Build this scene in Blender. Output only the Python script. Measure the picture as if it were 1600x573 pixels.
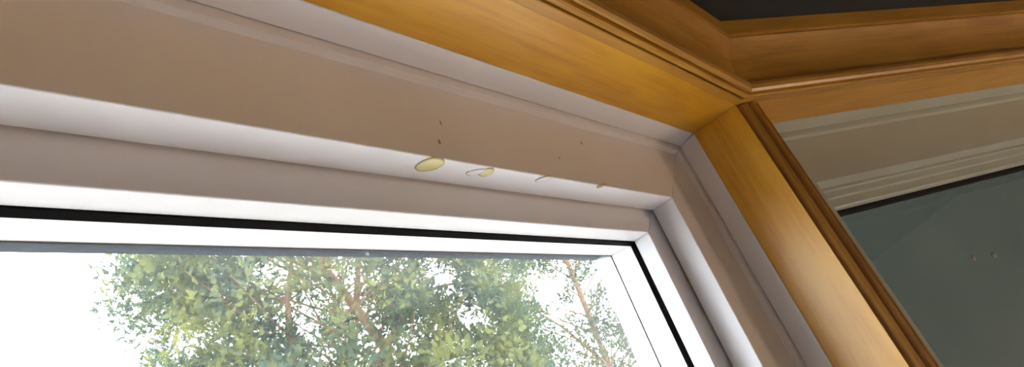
import bpy, bmesh, math, random
import numpy as np
from mathutils import Vector, Matrix

for o in list(bpy.data.objects):
    bpy.data.objects.remove(o)
scene = bpy.context.scene
COL = scene.collection

# ------------------------------------------------------------------ camera
S = 0.32                 # metres per survey unit (camera at the survey origin)
CAMZ = 2.03              # camera height above the floor
YAW, PITCH, ROLL, TURN = .881149, .479068, -.365053, .477413
FPX = 850.79
cy, sy, cp, sp, cr, sr = (math.cos(YAW), math.sin(YAW), math.cos(PITCH), math.sin(PITCH), math.cos(ROLL), math.sin(ROLL))
fwd = Vector((sy*cp, cy*cp, sp)); right = Vector((cy, -sy, 0)); up = right.cross(fwd)
r2 = cr*right + sr*up; u2 = -sr*right + cr*up
cam_d = bpy.data.cameras.new('camera'); cam = bpy.data.objects.new('camera', cam_d); COL.objects.link(cam)
m = Matrix((r2, u2, -fwd)).transposed().to_4x4(); m.translation = (0, 0, CAMZ)
cam.matrix_world = m
cam_d.sensor_width = 36; cam_d.sensor_fit = 'HORIZONTAL'; cam_d.lens = FPX/1600*36
cam_d.clip_start = .01; cam_d.clip_end = 300
scene.camera = cam

# ------------------------------------------------------------------ sky, exposure
SKY = 10.2
world = bpy.data.worlds.new('overcast_sky'); scene.world = world; world.use_nodes = True
bg = world.node_tree.nodes['Background']
bg.inputs[0].default_value = (.92, .95, 1, 1); bg.inputs[1].default_value = SKY
vs = scene.view_settings
vs.view_transform = 'Standard'; vs.look = 'None'; vs.gamma = 1; vs.exposure = 0; vs.use_curve_mapping = False
ADDED_LAMP_W = 36

# ------------------------------------------------------------------ materials
def mat(name, col, rough=.5, noise=None, coat=0, metal=0, spec=.5, bump=0):
    """plain principled material; noise=(scale, colour2) mixes a second tone"""
    M = bpy.data.materials.new(name); M.use_nodes = True
    nt = M.node_tree; N = nt.nodes; L = nt.links; b = N['Principled BSDF']
    b.inputs['Base Color'].default_value = (*col, 1); b.inputs['Roughness'].default_value = rough
    b.inputs['Metallic'].default_value = metal; b.inputs['Specular IOR Level'].default_value = spec
    b.inputs['Coat Weight'].default_value = coat; b.inputs['Coat Roughness'].default_value = .25
    if noise:
        tc = N.new('ShaderNodeTexCoord'); nz = N.new('ShaderNodeTexNoise')
        nz.inputs['Scale'].default_value = noise[0]; nz.inputs['Detail'].default_value = 5
        L.new(tc.outputs['Object'], nz.inputs['Vector'])
        cr_ = N.new('ShaderNodeValToRGB'); cr_.color_ramp.elements[0].position = .35; cr_.color_ramp.elements[1].position = .68
        cr_.color_ramp.elements[0].color = (*col, 1); cr_.color_ramp.elements[1].color = (*noise[1], 1)
        L.new(nz.outputs['Fac'], cr_.inputs['Fac']); L.new(cr_.outputs['Color'], b.inputs['Base Color'])
        if bump:
            bp = N.new('ShaderNodeBump'); bp.inputs['Strength'].default_value = bump; bp.inputs['Distance'].default_value = .002
            L.new(nz.outputs['Fac'], bp.inputs['Height']); L.new(bp.outputs['Normal'], b.inputs['Normal'])
    return M

def wood(name, c1, c2, c3, rough=.34, coat=.35):
    """varnished oak, grain along the u of each board's UV map (metres)"""
    M = bpy.data.materials.new(name); M.use_nodes = True
    nt = M.node_tree; N = nt.nodes; L = nt.links; b = N['Principled BSDF']
    uv = N.new('ShaderNodeUVMap'); uv.uv_map = 'UVMap'
    mp = N.new('ShaderNodeMapping'); mp.inputs['Scale'].default_value = (7, 120, 1); L.new(uv.outputs['UV'], mp.inputs['Vector'])
    n1 = N.new('ShaderNodeTexNoise'); n1.inputs['Scale'].default_value = 1; n1.inputs['Detail'].default_value = 6; n1.inputs['Roughness'].default_value = .65
    n1.inputs['Distortion'].default_value = .6
    L.new(mp.outputs['Vector'], n1.inputs['Vector'])
    mp2 = N.new('ShaderNodeMapping'); mp2.inputs['Scale'].default_value = (5, 14, 1); L.new(uv.outputs['UV'], mp2.inputs['Vector'])
    n2 = N.new('ShaderNodeTexNoise'); n2.inputs['Scale'].default_value = 1.6; n2.inputs['Detail'].default_value = 3
    L.new(mp2.outputs['Vector'], n2.inputs['Vector'])
    r1 = N.new('ShaderNodeValToRGB'); e = r1.color_ramp.elements
    e[0].position = .3; e[0].color = (*c2, 1); e[1].position = .62; e[1].color = (*c1, 1)
    L.new(n1.outputs['Fac'], r1.inputs['Fac'])
    mx = N.new('ShaderNodeMix'); mx.data_type = 'RGBA'; mx.blend_type = 'MIX'
    r2_ = N.new('ShaderNodeValToRGB'); r2_.color_ramp.elements[0].position = .42; r2_.color_ramp.elements[1].position = .7
    r2_.color_ramp.elements[1].color = (.9, .9, .9, 1)
    L.new(n2.outputs['Fac'], r2_.inputs['Fac']); L.new(r2_.outputs['Color'], mx.inputs[0])
    L.new(r1.outputs['Color'], mx.inputs[6]); mx.inputs[7].default_value = (*c3, 1)
    L.new(mx.outputs[2], b.inputs['Base Color'])
    b.inputs['Roughness'].default_value = rough; b.inputs['Coat Weight'].default_value = coat; b.inputs['Coat Roughness'].default_value = .3
    bp = N.new('ShaderNodeBump'); bp.inputs['Strength'].default_value = .12; bp.inputs['Distance'].default_value = .001
    L.new(n1.outputs['Fac'], bp.inputs['Height']); L.new(bp.outputs['Normal'], b.inputs['Normal'])
    return M

def glass_mat(name, tint, dust, dustcol):
    """clear pane with a fresnel reflection and a thin film of dust"""
    M = bpy.data.materials.new(name); M.use_nodes = True
    nt = M.node_tree; N = nt.nodes; L = nt.links; N.remove(N['Principled BSDF'])
    tr = N.new('ShaderNodeBsdfTransparent'); tr.inputs[0].default_value = (*tint, 1)
    gl = N.new('ShaderNodeBsdfGlossy'); gl.inputs['Roughness'].default_value = .02
    tl = N.new('ShaderNodeBsdfTranslucent'); tl.inputs[0].default_value = (*dustcol, 1)
    lw = N.new('ShaderNodeLayerWeight'); lw.inputs[0].default_value = .5      # Schlick reflectance of a thin pane
    pw = N.new('ShaderNodeMath'); pw.operation = 'POWER'; pw.inputs[1].default_value = 5; L.new(lw.outputs['Facing'], pw.inputs[0])
    fr = N.new('ShaderNodeMath'); fr.operation = 'MULTIPLY_ADD'; fr.inputs[1].default_value = .96; fr.inputs[2].default_value = .04
    L.new(pw.outputs[0], fr.inputs[0])
    nz = N.new('ShaderNodeTexNoise'); nz.inputs['Scale'].default_value = 6; nz.inputs['Detail'].default_value = 4
    tc = N.new('ShaderNodeTexCoord'); L.new(tc.outputs['Object'], nz.inputs['Vector'])
    mr = N.new('ShaderNodeMapRange'); mr.inputs[1].default_value = .3; mr.inputs[2].default_value = .75
    mr.inputs[3].default_value = dust*.6; mr.inputs[4].default_value = dust*1.5; L.new(nz.outputs['Fac'], mr.inputs[0])
    m1 = N.new('ShaderNodeMixShader'); L.new(mr.outputs[0], m1.inputs[0]); L.new(tr.outputs[0], m1.inputs[1]); L.new(tl.outputs[0], m1.inputs[2])
    m2 = N.new('ShaderNodeMixShader'); L.new(fr.outputs[0], m2.inputs[0]); L.new(m1.outputs[0], m2.inputs[1]); L.new(gl.outputs[0], m2.inputs[2])
    L.new(m2.outputs[0], N['Material Output'].inputs[0])
    return M

def leaf_mat(name, c1, c2, trans=.45):
    M = bpy.data.materials.new(name); M.use_nodes = True
    nt = M.node_tree; N = nt.nodes; L = nt.links; N.remove(N['Principled BSDF'])
    df = N.new('ShaderNodeBsdfDiffuse'); tl = N.new('ShaderNodeBsdfTranslucent')
    tc = N.new('ShaderNodeTexCoord'); nz = N.new('ShaderNodeTexNoise'); nz.inputs['Scale'].default_value = 2.6; nz.inputs['Detail'].default_value = 6
    nz.inputs['Roughness'].default_value = .75
    L.new(tc.outputs['Object'], nz.inputs['Vector'])
    rp = N.new('ShaderNodeValToRGB'); rp.color_ramp.elements[0].position = .44; rp.color_ramp.elements[1].position = .68
    rp.color_ramp.elements[0].color = (*c1, 1); rp.color_ramp.elements[1].color = (*c2, 1)
    L.new(nz.outputs['Fac'], rp.inputs['Fac']); L.new(rp.outputs['Color'], df.inputs[0]); L.new(rp.outputs['Color'], tl.inputs[0])
    ms = N.new('ShaderNodeMixShader'); ms.inputs[0].default_value = trans
    L.new(df.outputs[0], ms.inputs[1]); L.new(tl.outputs[0], ms.inputs[2]); L.new(ms.outputs[0], N['Material Output'].inputs[0])
    return M

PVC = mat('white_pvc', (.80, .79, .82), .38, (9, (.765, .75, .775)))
PVC2 = mat('shaded_pvc', (.50, .53, .475), .38, (9, (.46, .49, .435)))  # same white plastic as the left window, with shade put into the colour
RUBBER = mat('black_rubber', (.004, .004, .005), .6, spec=.12)
LIP = mat('grey_rubber_lip', (.20, .20, .20), .6)
SPACER = mat('shaded_spacer', (.012, .022, .04), .5, spec=.2)  # top and bottom bars of one aluminium spacer, dark reflection painted in
SPACER_S = mat('aluminium_spacer', (.55, .56, .57), .35, metal=1)
OAK = wood('varnished_oak', (.64, .31, .016), (.50, .215, .008), (.70, .37, .03))
OAKM = wood('varnished_oak_moulding', (.50, .245, .030), (.34, .15, .015), (.56, .29, .045), .4, .25)
OAKD = wood('darker_oak_post', (.42, .185, .026), (.24, .095, .012), (.46, .22, .035), .33, .5)
GLASS1 = glass_mat('dusty_glass', (.97, .98, .98), .006, (.9, .95, 1))
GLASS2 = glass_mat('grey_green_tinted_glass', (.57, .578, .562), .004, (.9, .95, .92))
PLASTER = mat('cream_plaster', (.74, .68, .60), .8, (4, (.70, .64, .56)))
CEIL = mat('dark_ceiling', (.011, .0135, .014), .8, (5, (.015, .017, .017)))  # near-black tones over the whole ceiling
FLOORM = mat('pale_carpet', (.78, .73, .71), .9, (220, (.70, .65, .63)), bump=.5)
RENDER = mat('exterior_render', (.60, .58, .54), .9, (14, (.52, .50, .47)), bump=.4)
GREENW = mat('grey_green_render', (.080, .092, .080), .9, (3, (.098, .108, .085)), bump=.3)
GROUND = mat('pale_gravel', (.50, .49, .46), .95, (3, (.42, .41, .37)), bump=.5)
BARK = mat('reddish_bark', (.24, .13, .075), .9, (18, (.36, .22, .13)), bump=.8)
LEAF_A = leaf_mat('blue_green_scale_leaves', (.085, .122, .092), (.33, .33, .085))
LEAF_B = leaf_mat('grey_green_scale_leaves', (.085, .12, .095), (.25, .26, .09))
SAP = mat('dried_yellow_sap', (.66, .60, .27), .3, (60, (.74, .68, .38)), coat=.4)
SAPRIM = mat('brown_sap_rim', (.42, .33, .17), .5)
GLINT = mat('painted_glint', (.36, .39, .37), .8)  # lamp reflections on the right pane, painted as pale dots
FLECK = mat('brown_fleck', (.42, .28, .18), .6)
CHIP = mat('white_fleck', (.8, .8, .78), .6)

# ------------------------------------------------------------------ helpers
def prop(o, label=None, cat=None, kind=None, group=None):
    if label: o['label'] = label
    if cat: o['category'] = cat
    if kind: o['kind'] = kind
    if group: o['group'] = group
    return o

def empty(name, loc=(0, 0, 0)):
    o = bpy.data.objects.new(name, None); COL.objects.link(o); o.location = loc; o.empty_display_size = .05
    return o

def add_obj(name, verts, faces, material, parent=None, uvs=None, bevel=0, smooth=False, seg=2):
    me = bpy.data.meshes.new(name); me.from_pydata([tuple(v) for v in verts], [], faces)
    if uvs:
        ul = me.uv_layers.new(name='UVMap')
        for i, l in enumerate(me.loops): ul.data[i].uv = uvs[i]
    bm = bmesh.new(); bm.from_mesh(me); bmesh.ops.recalc_face_normals(bm, faces=bm.faces); bm.to_mesh(me); bm.free()
    me.materials.append(material)
    o = bpy.data.objects.new(name, me); COL.objects.link(o)
    if parent:
        o.parent = parent; o.matrix_parent_inverse = Matrix.Translation(-Vector(parent.location))
    if smooth:
        for p in me.polygons: p.use_smooth = True
    if bevel:
        b = o.modifiers.new('edge', 'BEVEL'); b.width = bevel; b.segments = seg; b.limit_method = 'ANGLE'; b.angle_limit = math.radians(35)
        b.harden_normals = False
    return o

def sweep(name, A, B, prof_uv, material, parent=None, bevel=0, smooth=False, uoff=0):
    """solid between two matching closed polygons A and B (lists of points); grain runs A to B"""
    n = len(A); verts = list(A) + list(B); faces = []; uvs = []
    L = (Vector(B[0]) - Vector(A[0])).length
    for i in range(n):
        j = (i+1) % n
        faces.append((i, j, n+j, n+i))
        v0, v1 = prof_uv[i], prof_uv[i+1]
        uvs += [(uoff, v0), (uoff, v1), (uoff+L, v1), (uoff+L, v0)]
    faces.append(tuple(range(n))[::-1]); uvs += [(0, 0)]*n
    faces.append(tuple(range(n, 2*n))); uvs += [(0, 0)]*n
    return add_obj(name, verts, faces, material, parent, uvs, bevel, smooth)

def cumlen(P):
    out = [0]
    for i in range(len(P)):
        a = P[i]; b = P[(i+1) % len(P)]
        out.append(out[-1] + S*math.hypot(b[0]-a[0], b[1]-a[1]))
    return out

CX, CY = 1.877, .451     # inside corner of the bay (survey units)
class Wall:
    """local frame of one facet: a along the wall away from the corner, d outwards, z up"""
    def __init__(s, along, outward): s.u = along; s.n = outward
    def P(s, a, d, z): return Vector(((CX + s.u[0]*a + s.n[0]*d)*S, (CY + s.u[1]*a + s.n[1]*d)*S, CAMZ + z*S))
W1 = Wall((-1, 0), (0, 1))
W2 = Wall((math.cos(TURN), -math.sin(TURN)), (math.sin(TURN), math.cos(TURN)))
HEAD = .877              # height of the wood lining over the camera
SILL = -3.0

def ring(W, A0, A1, names, prof, material, parent, bevel=0, gap=None, sides=(0, 1, 2, 3)):
    """four mitred members round an opening; profile points are (depth, inset)"""
    cu = cumlen(prof)
    def corners(d, e):
        return [(A0+e, HEAD-e), (A1-e, HEAD-e), (A1-e, SILL+e), (A0+e, SILL+e)]
    out = []
    for k in sides:
        A = []; B = []
        for (d, e) in prof:
            c = corners(d, e); a = list(c[k]); b = list(c[(k+1) % 4])
            if gap and k == 0: a[0] += gap(d)
            A.append(W.P(a[0], d, a[1])); B.append(W.P(b[0], d, b[1]))
        out.append(sweep(names[k], A, B, cu, material, parent, bevel, uoff=k*.77))
    return out

def pane(name, W, A0, A1, d0, d1, e, material, parent):
    v = []
    for d in (d0, d1):
        v += [W.P(A0+e, d, HEAD-e), W.P(A1-e, d, HEAD-e), W.P(A1-e, d, SILL+e), W.P(A0+e, d, SILL+e)]
    f = [(0, 1, 2, 3), (7, 6, 5, 4), (0, 4, 5, 1), (1, 5, 6, 2), (2, 6, 7, 3), (3, 7, 4, 0)]
    return add_obj(name, v, f, material, parent)

# ------------------------------------------------------------------ room shell
T2 = math.tan(TURN/2)
def facet_wall(name, W, near, o0, o1, far, label):
    """wall facet with a window hole from a=o0 to a=o1; near edge is the mitre with the other facet"""
    d0, d1 = .03, .70
    zb, zt = -CAMZ/S, 1.30
    oh, ol = HEAD+.035, SILL-.035
    V = []; F = []
    def prism(poly, z0, z1):
        b = len(V); n = len(poly)
        for z in (z0, z1):
            for a, d in poly: V.append(W.P(a, d, z))
        for i in range(n):
            j = (i+1) % n; F.append((b+i, b+j, b+n+j, b+n+i))
        F.append(tuple(b+i for i in range(n))[::-1]); F.append(tuple(b+n+i for i in range(n)))
    nr = lambda d: -T2*d
    prism([(nr(d0), d0), (far, d0), (far, d1), (nr(d1), d1)], oh, zt)
    prism([(nr(d0), d0), (far, d0), (far, d1), (nr(d1), d1)], zb, ol)
    prism([(nr(.15), .15), (near, .15), (near, d1), (nr(d1), d1)], ol, oh)
    prism([(o1, d0), (far, d0), (far, d1), (o1, d1)], ol, oh)
    o = add_obj(name, V, F, PLASTER)
    return prop(o, label, 'wall', 'structure')
FAR1, FAR2 = 5.6, 4.6
A1_1, A1_2 = 3.35, 3.75       # far jambs of the two openings
OFF2 = .20                    # the side window sits a little further from the corner
facet_wall('wall_left', W1, -.036, -.04, A1_1+.035, FAR1, 'cream bay wall facet round the bright garden window')
facet_wall('wall_right', W2, OFF2-.036, OFF2-.04, A1_2+.035, FAR2, 'cream bay wall facet round the dim side window')

pA = W1.P(FAR1, 0, 0); pB = W2.P(FAR2, 0, 0)
def box(name, x0, x1, y0, y1, z0, z1, material, parent=None, bevel=0):
    v = [(x, y, z) for z in (z0, z1) for x, y in ((x0, y0), (x1, y0), (x1, y1), (x0, y1))]
    f = [(3, 2, 1, 0), (4, 5, 6, 7), (0, 1, 5, 4), (1, 2, 6, 5), (2, 3, 7, 6), (3, 0, 4, 7)]
    uv = []
    for q in f:
        for i in q: uv.append((v[i][0], v[i][1]+v[i][2]))
    return add_obj(name, v, f, material, parent, uv, bevel)
ZC = CAMZ + 1.166*S           # ceiling level
YB = -3.3
prop(box('wall_west', pA.x-.15, pA.x, YB, pA.y+.2, 0, ZC+.05, PLASTER), 'plain cream wall at the left end of the bay wall', 'wall', 'structure')
prop(box('wall_east', pB.x, pB.x+.15, YB, pB.y+.02, 0, ZC+.05, PLASTER), 'plain cream wall beyond the dim side window', 'wall', 'structure')
prop(box('wall_back', pA.x-.15, pB.x+.15, YB-.15, YB, 0, ZC+.05, PLASTER), 'plain cream wall at the back of the room', 'wall', 'structure')
# floor and ceiling follow the bay
def slab(name, z0, z1, material):
    c = W1.P(0, .1, 0)
    poly = [(pA.x-.1, YB-.1), (pB.x+.1, YB-.1), (pB.x+.1, W2.P(FAR2, .1, 0).y), (c.x+.01, c.y), (pA.x-.1, W1.P(FAR1, .1, 0).y)]
    n = len(poly); v = [(x, y, z0) for x, y in poly] + [(x, y, z1) for x, y in poly]
    f = [tuple(range(n))[::-1], tuple(range(n, 2*n))] + [(i, (i+1) % n, n+(i+1) % n, n+i) for i in range(n)]
    uv = [(v[i][0], v[i][1]) for q in f for i in q]
    return add_obj(name, v, f, material, None, uv)
prop(slab('floor', -.06, 0, FLOORM), 'pale carpeted floor of the room', 'floor', 'structure')
prop(slab('ceiling', ZC, ZC+.06, CEIL), 'dark almost black ceiling above the oak crown moulding', 'ceiling', 'structure')

# ------------------------------------------------------------------ windows
FRAME = [(.2525, .006), (.2525, .0285), (.268, .0335), (.268, .25), (.352, .25), (.352, .205), (.60, .205), (.60, -.03), (.30, -.03), (.2525, -.01)]
SASH = [(.359, .207), (.359, .335), (.421, .335), (.421, .288), (.625, .288), (.632, .288), (.632, .207)]
SASH2 = [(.359, .207), (.359, .258), (.368, .260), (.368, .290), (.380, .2925), (.380, .330), (.385, .335), (.421, .335), (.421, .288), (.625, .288), (.632, .288), (.632, .207)]
GASKET = [(.4215, .300), (.4215, .338), (.4335, .346), (.4335, .300)]
BEAD = [(.434, .289), (.434, .345), (.528, .330), (.528, .289)]
LIPP = [(.5285, .290), (.5285, .333), (.5318, .331), (.5318, .290)]
SPAC = [(.538, .2895), (.538, .302), (.615, .302), (.615, .2895)]
TRIM = [(.185, -.009), (.2505, .004), (.2505, -.03), (.185, -.03)]

def build_window(name, W, A0, A1, label, pvc, sash, beadmat, gmat):
    root = empty(name, W.P((A0+A1)/2, .3, SILL)); prop(root, label, 'window', 'structure')
    ring(W, A0, A1, ['cover_trim']*4, TRIM, pvc, root, .0006, gap=lambda d: .012*max(0, (.2505-d)/.07))
    ring(W, A0, A1, ['frame_head', 'frame_jamb', 'frame_sill', 'frame_jamb'], FRAME, pvc, root, .0009)
    ring(W, A0, A1, ['sash_top_rail', 'sash_stile', 'sash_bottom_rail', 'sash_stile'], sash, pvc, root, .0009)
    ring(W, A0, A1, ['gasket']*4, GASKET, RUBBER, root)
    ring(W, A0, A1, ['glazing_bead']*4, BEAD, beadmat, root, .0008)
    ring(W, A0, A1, ['gasket_lip']*4, LIPP, LIP, root)
    ring(W, A0, A1, ['spacer_bar']*4, SPAC, SPACER, root, sides=(0, 2))
    ring(W, A0, A1, ['spacer_bar']*4, SPAC, SPACER_S, root, sides=(1, 3))
    g = pane('glass_pane', W, A0, A1, .533, .537, .2905, gmat, root)
    pane('glass_pane', W, A0, A1, .6165, .6205, .2905, gmat, root)
    return root, g
win1, g1 = build_window('window_1', W1, 0, A1_1, 'white plastic window with yellow drip stains, conifer seen through it', PVC, SASH, PVC, GLASS1)
win2, g2 = build_window('window_2', W2, OFF2, A1_2, 'white plastic side window, shade painted into its colour, with grey-green glass right of the oak post', PVC2, SASH2, RUBBER, GLASS2)

# ------------------------------------------------------------------ oak linings, mouldings
LIN = [(0, 0), (.184, -.012), (.2540, -.031), (.2540, -.034), (.012, -.034)]
tr1 = empty('trim_1', W1.P(1.6, .1, SILL)); prop(tr1, 'bright orange oak lining boards framing the left window reveal', 'window lining', 'structure')
ring(W1, 0, A1_1, ['head_board', 'jamb_board', 'sill_board', 'jamb_board'], LIN, OAK, tr1, .0006)
tr2 = empty('trim_2', W2.P(1.8, .1, SILL)); prop(tr2, 'shaded oak lining boards framing the right window reveal', 'window lining', 'structure')
ring(W2, OFF2, A1_2, ['head_board', 'jamb_board', 'sill_board'], LIN, OAK, tr2, .0006, sides=(0, 1, 2))
# splayed near jamb of the side window and the stub of head board that reaches the post
cu = [0, .03, .06, .09, .12]
sp_ = [(.105, .004), (OFF2+.012, .184), (OFF2+.012, .254), (.15, .254), (.09, .02)]
sweep('jamb_board', [W2.P(a, d, HEAD-.001) for a, d in sp_], [W2.P(a, d, SILL) for a, d in sp_], [0, .06, .08, .1, .16, .2], OAK, tr2, .0006)
st = [(.012, .0), (OFF2-.001, .0), (OFF2-.001, .254), (.06, .254)]
sweep('head_board', [W2.P(a, d, HEAD) for a, d in st], [W2.P(a, d, HEAD+.034) for a, d in st], cu, OAK, tr2)

# crown moulding: profile (projection into the room, height)
def arc(c, r, a0, a1, n, sx=1, sy_=1):
    return [(c[0]+sx*r*math.cos(math.radians(a0+(a1-a0)*i/n)), c[1]+sy_*r*math.sin(math.radians(a0+(a1-a0)*i/n))) for i in range(n+1)]
CROWN = [(-.02, .8785), (.0, .8775), (.026, .8745), (.0285, .8760), (.0300, .8900), (.0345, .8890)]
CROWN += [(.0365, .8735), (.0425, .8675), (.0495, .8660), (.0555, .8690), (.0580, .8840), (.0620, .8850)]
CROWN += [(.0650, .8735), (.0715, .8715), (.0790, .8790), (.0835, .8920), (.0825, .9050), (.0730, .9110)]
for i in range(13):       # cove: hollow at the bottom, sweeping out at the top
    t = i/12
    CROWN.append((.0600 + .0520*t**2.6, .918 + .172*t))
CROWN += [(.1050, 1.0960), (.1060, 1.1010), (.1170, 1.1015), (.1185, 1.1060), (.1200, 1.1300), (.1230, 1.1640), (.1230, 1.1655), (-.02, 1.1655)]
cuC = cumlen(CROWN)
b_ = (-math.sin(TURN/2), -math.cos(TURN/2))
def crown(name, W, far, label):
    A = []; B = []
    for p, z in CROWN:
        k = p/math.cos(TURN/2)
        A.append(Vector(((CX+b_[0]*k)*S, (CY+b_[1]*k)*S, CAMZ+z*S))); B.append(W.P(far, -p, z))
    o = sweep(name, A, B, cuC, OAKM)
    return prop(o, label, 'moulding', 'structure')
crown('trim_3', W1, FAR1, 'lit oak crown moulding with beads and cove above the left window')
crown('trim_4', W2, FAR2, 'shaded oak crown moulding with beads and cove above the right window')

# corner post moulding: plan profile (along the right facet, projection into the room)
POST = [(.0005, -.03), (.0005, -.002), (.003, -.010), (.008, -.013), (.016, -.012), (.021, -.004), (.028, .005), (.037, .0090), (.046, .0065), (.051, -.001), (.054, -.006), (.057, -.006),
        (.060, .000), (.066, .0065), (.074, .0080), (.082, .0045), (.087, -.004), (.091, -.009), (.096, -.008), (.104, -.008), (.112, -.014), (.108, -.03)]
cuP = cumlen(POST)
o = sweep('trim_5', [W2.P(a, -p, .8715) for a, p in POST], [W2.P(a, -p, SILL+.01) for a, p in POST], cuP, OAKD)
prop(o, 'dark oak reeded corner moulding between the two windows', 'moulding', 'structure')

# unseen white board added below the left window to bounce light upward
def board():
    z0, z1 = SILL-.075, SILL+.002; pr = 2.1; k = pr/math.cos(TURN/2)
    c = Vector(((CX+b_[0]*k)*S, (CY+b_[1]*k)*S, 0)); i0 = W1.P(0, .02, 0)
    poly = [W1.P(A1_1+.2, .02, 0), i0, c, W1.P(A1_1+.2, -pr, 0)]
    n = len(poly); V = [(p.x, p.y, CAMZ+z*S) for z in (z0, z1) for p in poly]
    F = [(0, 1, 2, 3), (n+3, n+2, n+1, n)] + [(i, (i+1) % n, n+(i+1) % n, n+i) for i in range(n)]
    return prop(add_obj('bounce_board', V, F, PVC, None, None, .003), 'unseen white board added below the left window to bounce light', 'window sill', 'structure')
board()

# ------------------------------------------------------------------ dried drips on the left window
def drip(cx, cy, lx, ly, rot, rim=None, z=None, hollow=False):
    zz = (.627 if z is None else z)
    n = 28; rnd = random.Random(int(cx*1000))
    ph = [rnd.uniform(0, 6.28) for _ in range(3)]
    def outline(k, dz):
        out = []
        for i in range(n):
            t = 2*math.pi*i/n
            w = 1 + .07*math.sin(2*t+ph[0]) + .04*math.sin(3*t+ph[1])
            x = lx*k*w*math.cos(t); y = ly*k*w*math.sin(t)
            out.append(((cx + x*math.cos(rot)-y*math.sin(rot))*S, (cy + x*math.sin(rot)+y*math.cos(rot))*S, CAMZ+(zz-dz)*S))
        return out
    rings = [outline(1, -.0005), outline(.97, .0022), outline(.7, .0034), outline(.35, .0042)]
    V = []; F = []
    for r_ in rings: V += r_
    for k in range(3):
        for i in range(n):
            j = (i+1) % n; F.append((k*n+i, k*n+j, (k+1)*n+j, (k+1)*n+i))
    F.append(tuple(3*n+i for i in range(n))); F.append(tuple(range(n)))
    o = add_obj('dried_drip', V, F, PVC if hollow else SAP, win1, smooth=True)
    o['label'] = 'pale yellow dried drip stain'
    if rim:
        R1, R2, R3 = outline(1.0, -.0004), outline(1.04, .0024), outline(1.09, -.0004)
        V = R1+R2+R3; F = []
        for k in (0, 1):
            for i in range(n):
                if not (rim[0] <= i/n <= rim[1]): continue
                j = (i+1) % n; F.append((k*n+i, k*n+j, (k+1)*n+j, (k+1)*n+i))
        add_obj('drip_rim', V, F, SAPRIM, o, smooth=True)
    return o
drip(.668, .7425, .031, .0235, -.40, (.12, .72))
drip(.824, .7385, .020, .0150, -.45, (.2, .62))
drip(.795, .7440, .022, .0110, -.50, (.3, .6), hollow=True)
drip(1.010, .7300, .022, .0095, -.55, (0, 1), hollow=True)
drip(1.240, .7200, .014, .0060, -.8, (0, 1)).data.materials[0] = SAPRIM

# ------------------------------------------------------------------ painted reflections on the right pane, flecks on the left window
def spot(name, W, a, z, r, d, material, parent, label, tall=1):
    n = 14; V = []; F = []
    for rr, dd in ((r, d+.0004), (r*.6, d-.0008)):
        for i in range(n):
            t = 2*math.pi*i/n; q = rr*(1+.15*math.sin(2*t+a*9)); V.append(W.P(a+q*math.cos(t), dd, z+q*math.sin(t)*tall))
    for i in range(n):
        j = (i+1) % n; F += [(i, j, n+j, n+i)]
    F.append(tuple(n+i for i in range(n))); F.append(tuple(i for i in range(n))[::-1])
    o = add_obj(name, V, F, material, parent, smooth=True); o['label'] = label
for a, z, r in ((1.362, .202, .014), (1.497, .1845, .015)):
    spot('spot', W2, a, z, r, .5328, GLINT, win2, 'small painted reflection speck on the grey-green pane')
for a, z, r, tl in ((CX-.690, .673, .0045, 1.6), (CX-1.2417, .779, .005, 1.2), (CX-.712, .732, .0025, 3), (CX-1.10, .70, .0022, 3)):
    spot('brown_fleck', W1, a, z, r, .268, FLECK, win1, 'small brown fleck on the frame', tl)
spot('brown_fleck', W1, CX-1.267, .848, .005, .268, FLECK, win1, 'small brown fleck on the frame', .6)
spot('white_fleck', W1, CX-.6236, .5405, .006, .5328, CHIP, win1, 'white fleck at the top edge of the glass', .7)

# ------------------------------------------------------------------ outdoors
prop(box('ground', -30, 40, 1.2, 60, -.9, -.5, GROUND), 'pale gravel ground of the garden outside', 'ground', 'structure')
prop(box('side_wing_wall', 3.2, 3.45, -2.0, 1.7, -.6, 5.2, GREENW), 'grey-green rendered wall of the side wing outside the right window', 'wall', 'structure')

def tube(V, F, pts, rads, n=9):
    base = len(V)
    for i, p in enumerate(pts):
        p = Vector(p); a = Vector(pts[max(0, i-1)]); c = Vector(pts[min(len(pts)-1, i+1)]); t = (c-a).normalized()
        s = t.cross(Vector((.3, 1, .1))).normalized(); q = t.cross(s)
        for k in range(n):
            an = 2*math.pi*k/n; w = rads[i]*(1+.12*math.sin(3*an+i))
            V.append(p + s*w*math.cos(an) + q*w*math.sin(an))
    for i in range(len(pts)-1):
        for k in range(n):
            j = (k+1) % n; F.append((base+i*n+k, base+i*n+j, base+(i+1)*n+j, base+(i+1)*n+k))
    F.append(tuple(base+k for k in range(n))[::-1]); F.append(tuple(base+(len(pts)-1)*n+k for k in range(n)))

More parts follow.
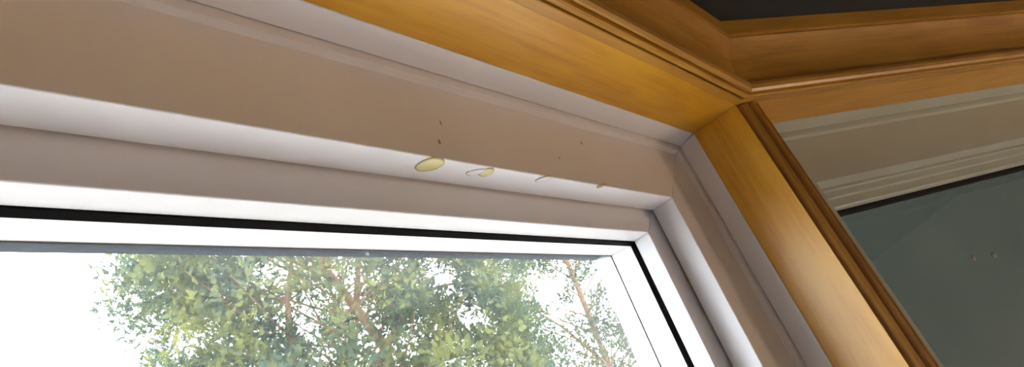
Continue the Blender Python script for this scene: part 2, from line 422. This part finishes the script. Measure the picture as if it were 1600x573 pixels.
def sprays(centres, radii, per, seed, size):
    """flat scale-leaf sprays of a conifer: verts and triangles as numpy arrays"""
    rng = np.random.default_rng(seed)
    nC = len(centres); N = nC*per
    c = np.repeat(np.asarray(centres), per, 0); r = np.repeat(np.asarray(radii), per)[:, None]
    off = rng.normal(size=(N, 3)); off /= np.linalg.norm(off, axis=1)[:, None]
    base = c + off*r*rng.random((N, 1))**.5*np.array([1, 1, .85])
    d = off*.8 + np.array([0, 0, .35]) + rng.normal(size=(N, 3))*.45; d /= np.linalg.norm(d, axis=1)[:, None]
    w = np.cross(d, rng.normal(size=(N, 3))); w /= np.linalg.norm(w, axis=1)[:, None]
    L = size*rng.uniform(.6, 1.35, (N, 1))
    V = []; T = 0
    tris = []
    # stem leaflet and paired side leaflets, each a thin triangle pair (diamond)
    spec = [(0, 0, 1.0, 0, .055)] + [(t, sgn, .42*(1.1-t), ang, .045) for t in (.12, .32, .52, .70) for sgn, ang in ((1, .75), (-1, .75))]
    verts = []
    for (t, sgn, ln, ang, wd) in spec:
        p0 = base + d*L*t
        dirn = d*math.cos(ang) + w*sgn*math.sin(ang) if sgn else d
        side = np.cross(dirn, np.cross(d, w)); side /= np.linalg.norm(side, axis=1)[:, None]
        p1 = p0 + dirn*L*ln; mid = p0 + dirn*L*ln*.5
        verts.append(np.stack([p0, mid + side*L*wd*1.6, p1, mid - side*L*wd*1.6], 1))
    verts = np.concatenate(verts, 0).reshape(-1, 3)
    return verts

def quads_obj(name, verts, material, parent):
    n = len(verts)//4
    me = bpy.data.meshes.new(name)
    me.vertices.add(len(verts)); me.vertices.foreach_set('co', verts.astype(np.float32).ravel())
    me.loops.add(n*4); me.loops.foreach_set('vertex_index', np.arange(n*4, dtype=np.int32))
    me.polygons.add(n); me.polygons.foreach_set('loop_start', np.arange(0, n*4, 4, dtype=np.int32))
    me.polygons.foreach_set('loop_total', np.full(n, 4, dtype=np.int32))
    me.update(calc_edges=True); me.materials.append(material)
    o = bpy.data.objects.new(name, me); COL.objects.link(o); o.parent = parent; o.matrix_parent_inverse = Matrix.Translation(-Vector(parent.location))
    o['kind'] = 'stuff'
    return o

def conifer(base, top, prof, limbs, nclus, seed, leaf, label, per=84, size=.056, gaps=()):
    """conifer: trunk, limbs (each its own part), crown of scale-leaf sprays; prof(t) gives crown radius"""
    rng = random.Random(seed)
    root = empty('conifer_tree', base); prop(root, label, 'tree', group=None)
    B = Vector(base); Tp = Vector(top)
    for k, (pts, rad) in enumerate(limbs):
        V = []; F = []; n = len(pts)
        tube(V, F, pts, [rad*(1-.75*i/(n-1)) for i in range(n)])
        add_obj('trunk' if k == 0 else 'branch', V, F, BARK, root, smooth=True)
    cen = []; rad = []; V = []; F = []
    k = 0
    while len(cen) < nclus:
        t = rng.uniform(.26, 1); R = prof(t)
        if rng.random() > (R/1.5)**1.3: continue
        a = rng.uniform(0, 2*math.pi); q = R*math.sqrt(rng.uniform(.2, 1))
        ax = B.lerp(Tp, t)
        p = ax + Vector((q*math.cos(a), q*math.sin(a), rng.uniform(-.1, .25)))
        if any((p - Vector(g0)).cross((Vector(g1)-Vector(g0)).normalized()).length < gr and t < .95 for g0, g1, gr in gaps): continue
        cen.append(tuple(p)); rad.append(rng.uniform(.10, .21))
        k += 1
        if k % 9 == 0:      # a twig from the trunk to this tuft
            s = B.lerp(Tp, max(.05, t-.10)); mid = s.lerp(p, .55) + Vector((0, 0, -.05))
            tube(V, F, [s, mid, p], [.010, .006, .003], 5)
    add_obj('twigs', V, F, BARK, root)['kind'] = 'stuff'
    quads_obj('foliage', sprays(cen, rad, per, seed, size), leaf, root)
    return root

TA = (2.35, 3.95, -.5)
# openings in the crowns, each a line through the foliage and a radius
EYE = (0, 0, CAMZ)
OPEN = [(EYE, (3.14, 3.8, 3.90), .17), (EYE, (3.25, 3.8, 3.45), .12), (EYE, (1.79, 3.8, 3.54), .14), (EYE, (4.58, 3.8, 3.72), .24), (EYE, (4.45, 3.8, 3.28), .14),
        (EYE, (2.02, 3.8, 3.93), .10), (EYE, (2.2, 3.8, 3.62), .10), (EYE, (2.36, 3.8, 3.30), .10), (EYE, (1.00, 3.8, 3.45), .10)]
limbsA = [
    ([(2.40, 3.95, -.5), (2.45, 3.9, 1.2), (2.42, 3.82, 2.9), (2.38, 3.80, 3.28), (2.20, 3.80, 3.62), (1.97, 3.80, 4.02), (1.92, 3.85, 4.6), (1.9, 3.9, 5.6)], .065),
    ([(2.42, 3.85, 2.2), (1.75, 3.6, 2.7), (1.52, 3.5, 3.1), (1.55, 3.55, 3.6), (1.66, 3.6, 4.0), (1.7, 3.7, 4.5)], .035),
    ([(2.38, 3.80, 3.25), (2.75, 3.80, 3.70), (3.2, 3.85, 3.82), (3.7, 3.9, 3.90)], .030),
    ([(2.20, 3.80, 3.62), (2.35, 3.9, 4.0), (2.45, 4.0, 4.6)], .03),
]
conifer(TA, (1.95, 3.9, 6.0), lambda t: 1.5*min(1, (t*3.2+.15))*(1-max(0, t-.78)/.26)**.8, limbsA, 1700, 11, LEAF_A,
        'tall green conifer with reddish trunk in the middle of the left window', gaps=OPEN)
limbsB = [
    ([(5.6, 4.2, -.5), (5.55, 4.15, 1.5), (5.45, 4.1, 3.2), (5.4, 4.05, 4.8), (5.4, 4.05, 6.2)], .06),
    ([(5.48, 4.1, 2.8), (5.1, 4.25, 3.4), (4.75, 4.4, 3.8)], .025),
]
conifer((5.6, 4.2, -.5), (5.4, 4.05, 7.0), lambda t: 1.3*min(1, (t*3+.15))*(1-max(0, t-.6)/.45)**.8, limbsB, 620, 23, LEAF_B,
        'sparser grey-green conifer beside the right jamb of the left window', gaps=OPEN)

# ------------------------------------------------------------------ unseen lamp added for warm fill light (behind the camera, to the right)
def lathe(name, prof, loc, material, parent, n=28):
    V = []; F = []
    for r_, z in prof:
        for k in range(n):
            a = 2*math.pi*k/n; V.append((loc[0]+r_*math.cos(a), loc[1]+r_*math.sin(a), loc[2]+z))
    for i in range(len(prof)-1):
        for k in range(n):
            j = (k+1) % n; F.append((i*n+k, i*n+j, (i+1)*n+j, (i+1)*n+k))
    return add_obj(name, V, F, material, parent, smooth=True)
def added_lamp(loc):
    root = empty('added_lamp', loc); prop(root, 'unseen floor lamp with pale fabric shade, added as warm fill', 'lamp')
    brass = mat('aged_brass', (.55, .40, .18), .35, metal=1)
    shade = leaf_mat('added_lamp_linen', (.80, .70, .52), (.78, .66, .48), .7)
    lathe('added_lamp_base', [(.001, 0), (.14, 0), (.14, .015), (.02, .03), (.001, .03)], loc, brass, root)
    lathe('added_lamp_pole', [(.011, .028), (.011, .85)], loc, brass, root, 12)
    lathe('added_lamp_shade', [(.20, .75), (.13, 1.02), (.128, 1.02), (.198, .75), (.20, .75)], loc, shade, root)
    bulb = bpy.data.materials.new('bulb'); bulb.use_nodes = True
    bs = bulb.node_tree.nodes['Principled BSDF']; bs.inputs['Emission Color'].default_value = (1, .72, .45, 1); bs.inputs['Emission Strength'].default_value = 8
    lathe('bulb', [(.012, .85), (.03, .88), (.033, .91), (.02, .94), (.001, .947)], loc, bulb, root, 14)
    ld = bpy.data.lights.new('fill_light', 'POINT'); ld.energy = ADDED_LAMP_W; ld.color = (1, .78, .58); ld.shadow_soft_size = .12
    lo = bpy.data.objects.new('fill_light', ld); COL.objects.link(lo); lo.parent = root; lo.location = (0, 0, .99)
added_lamp((1.6, -1.45, 0))
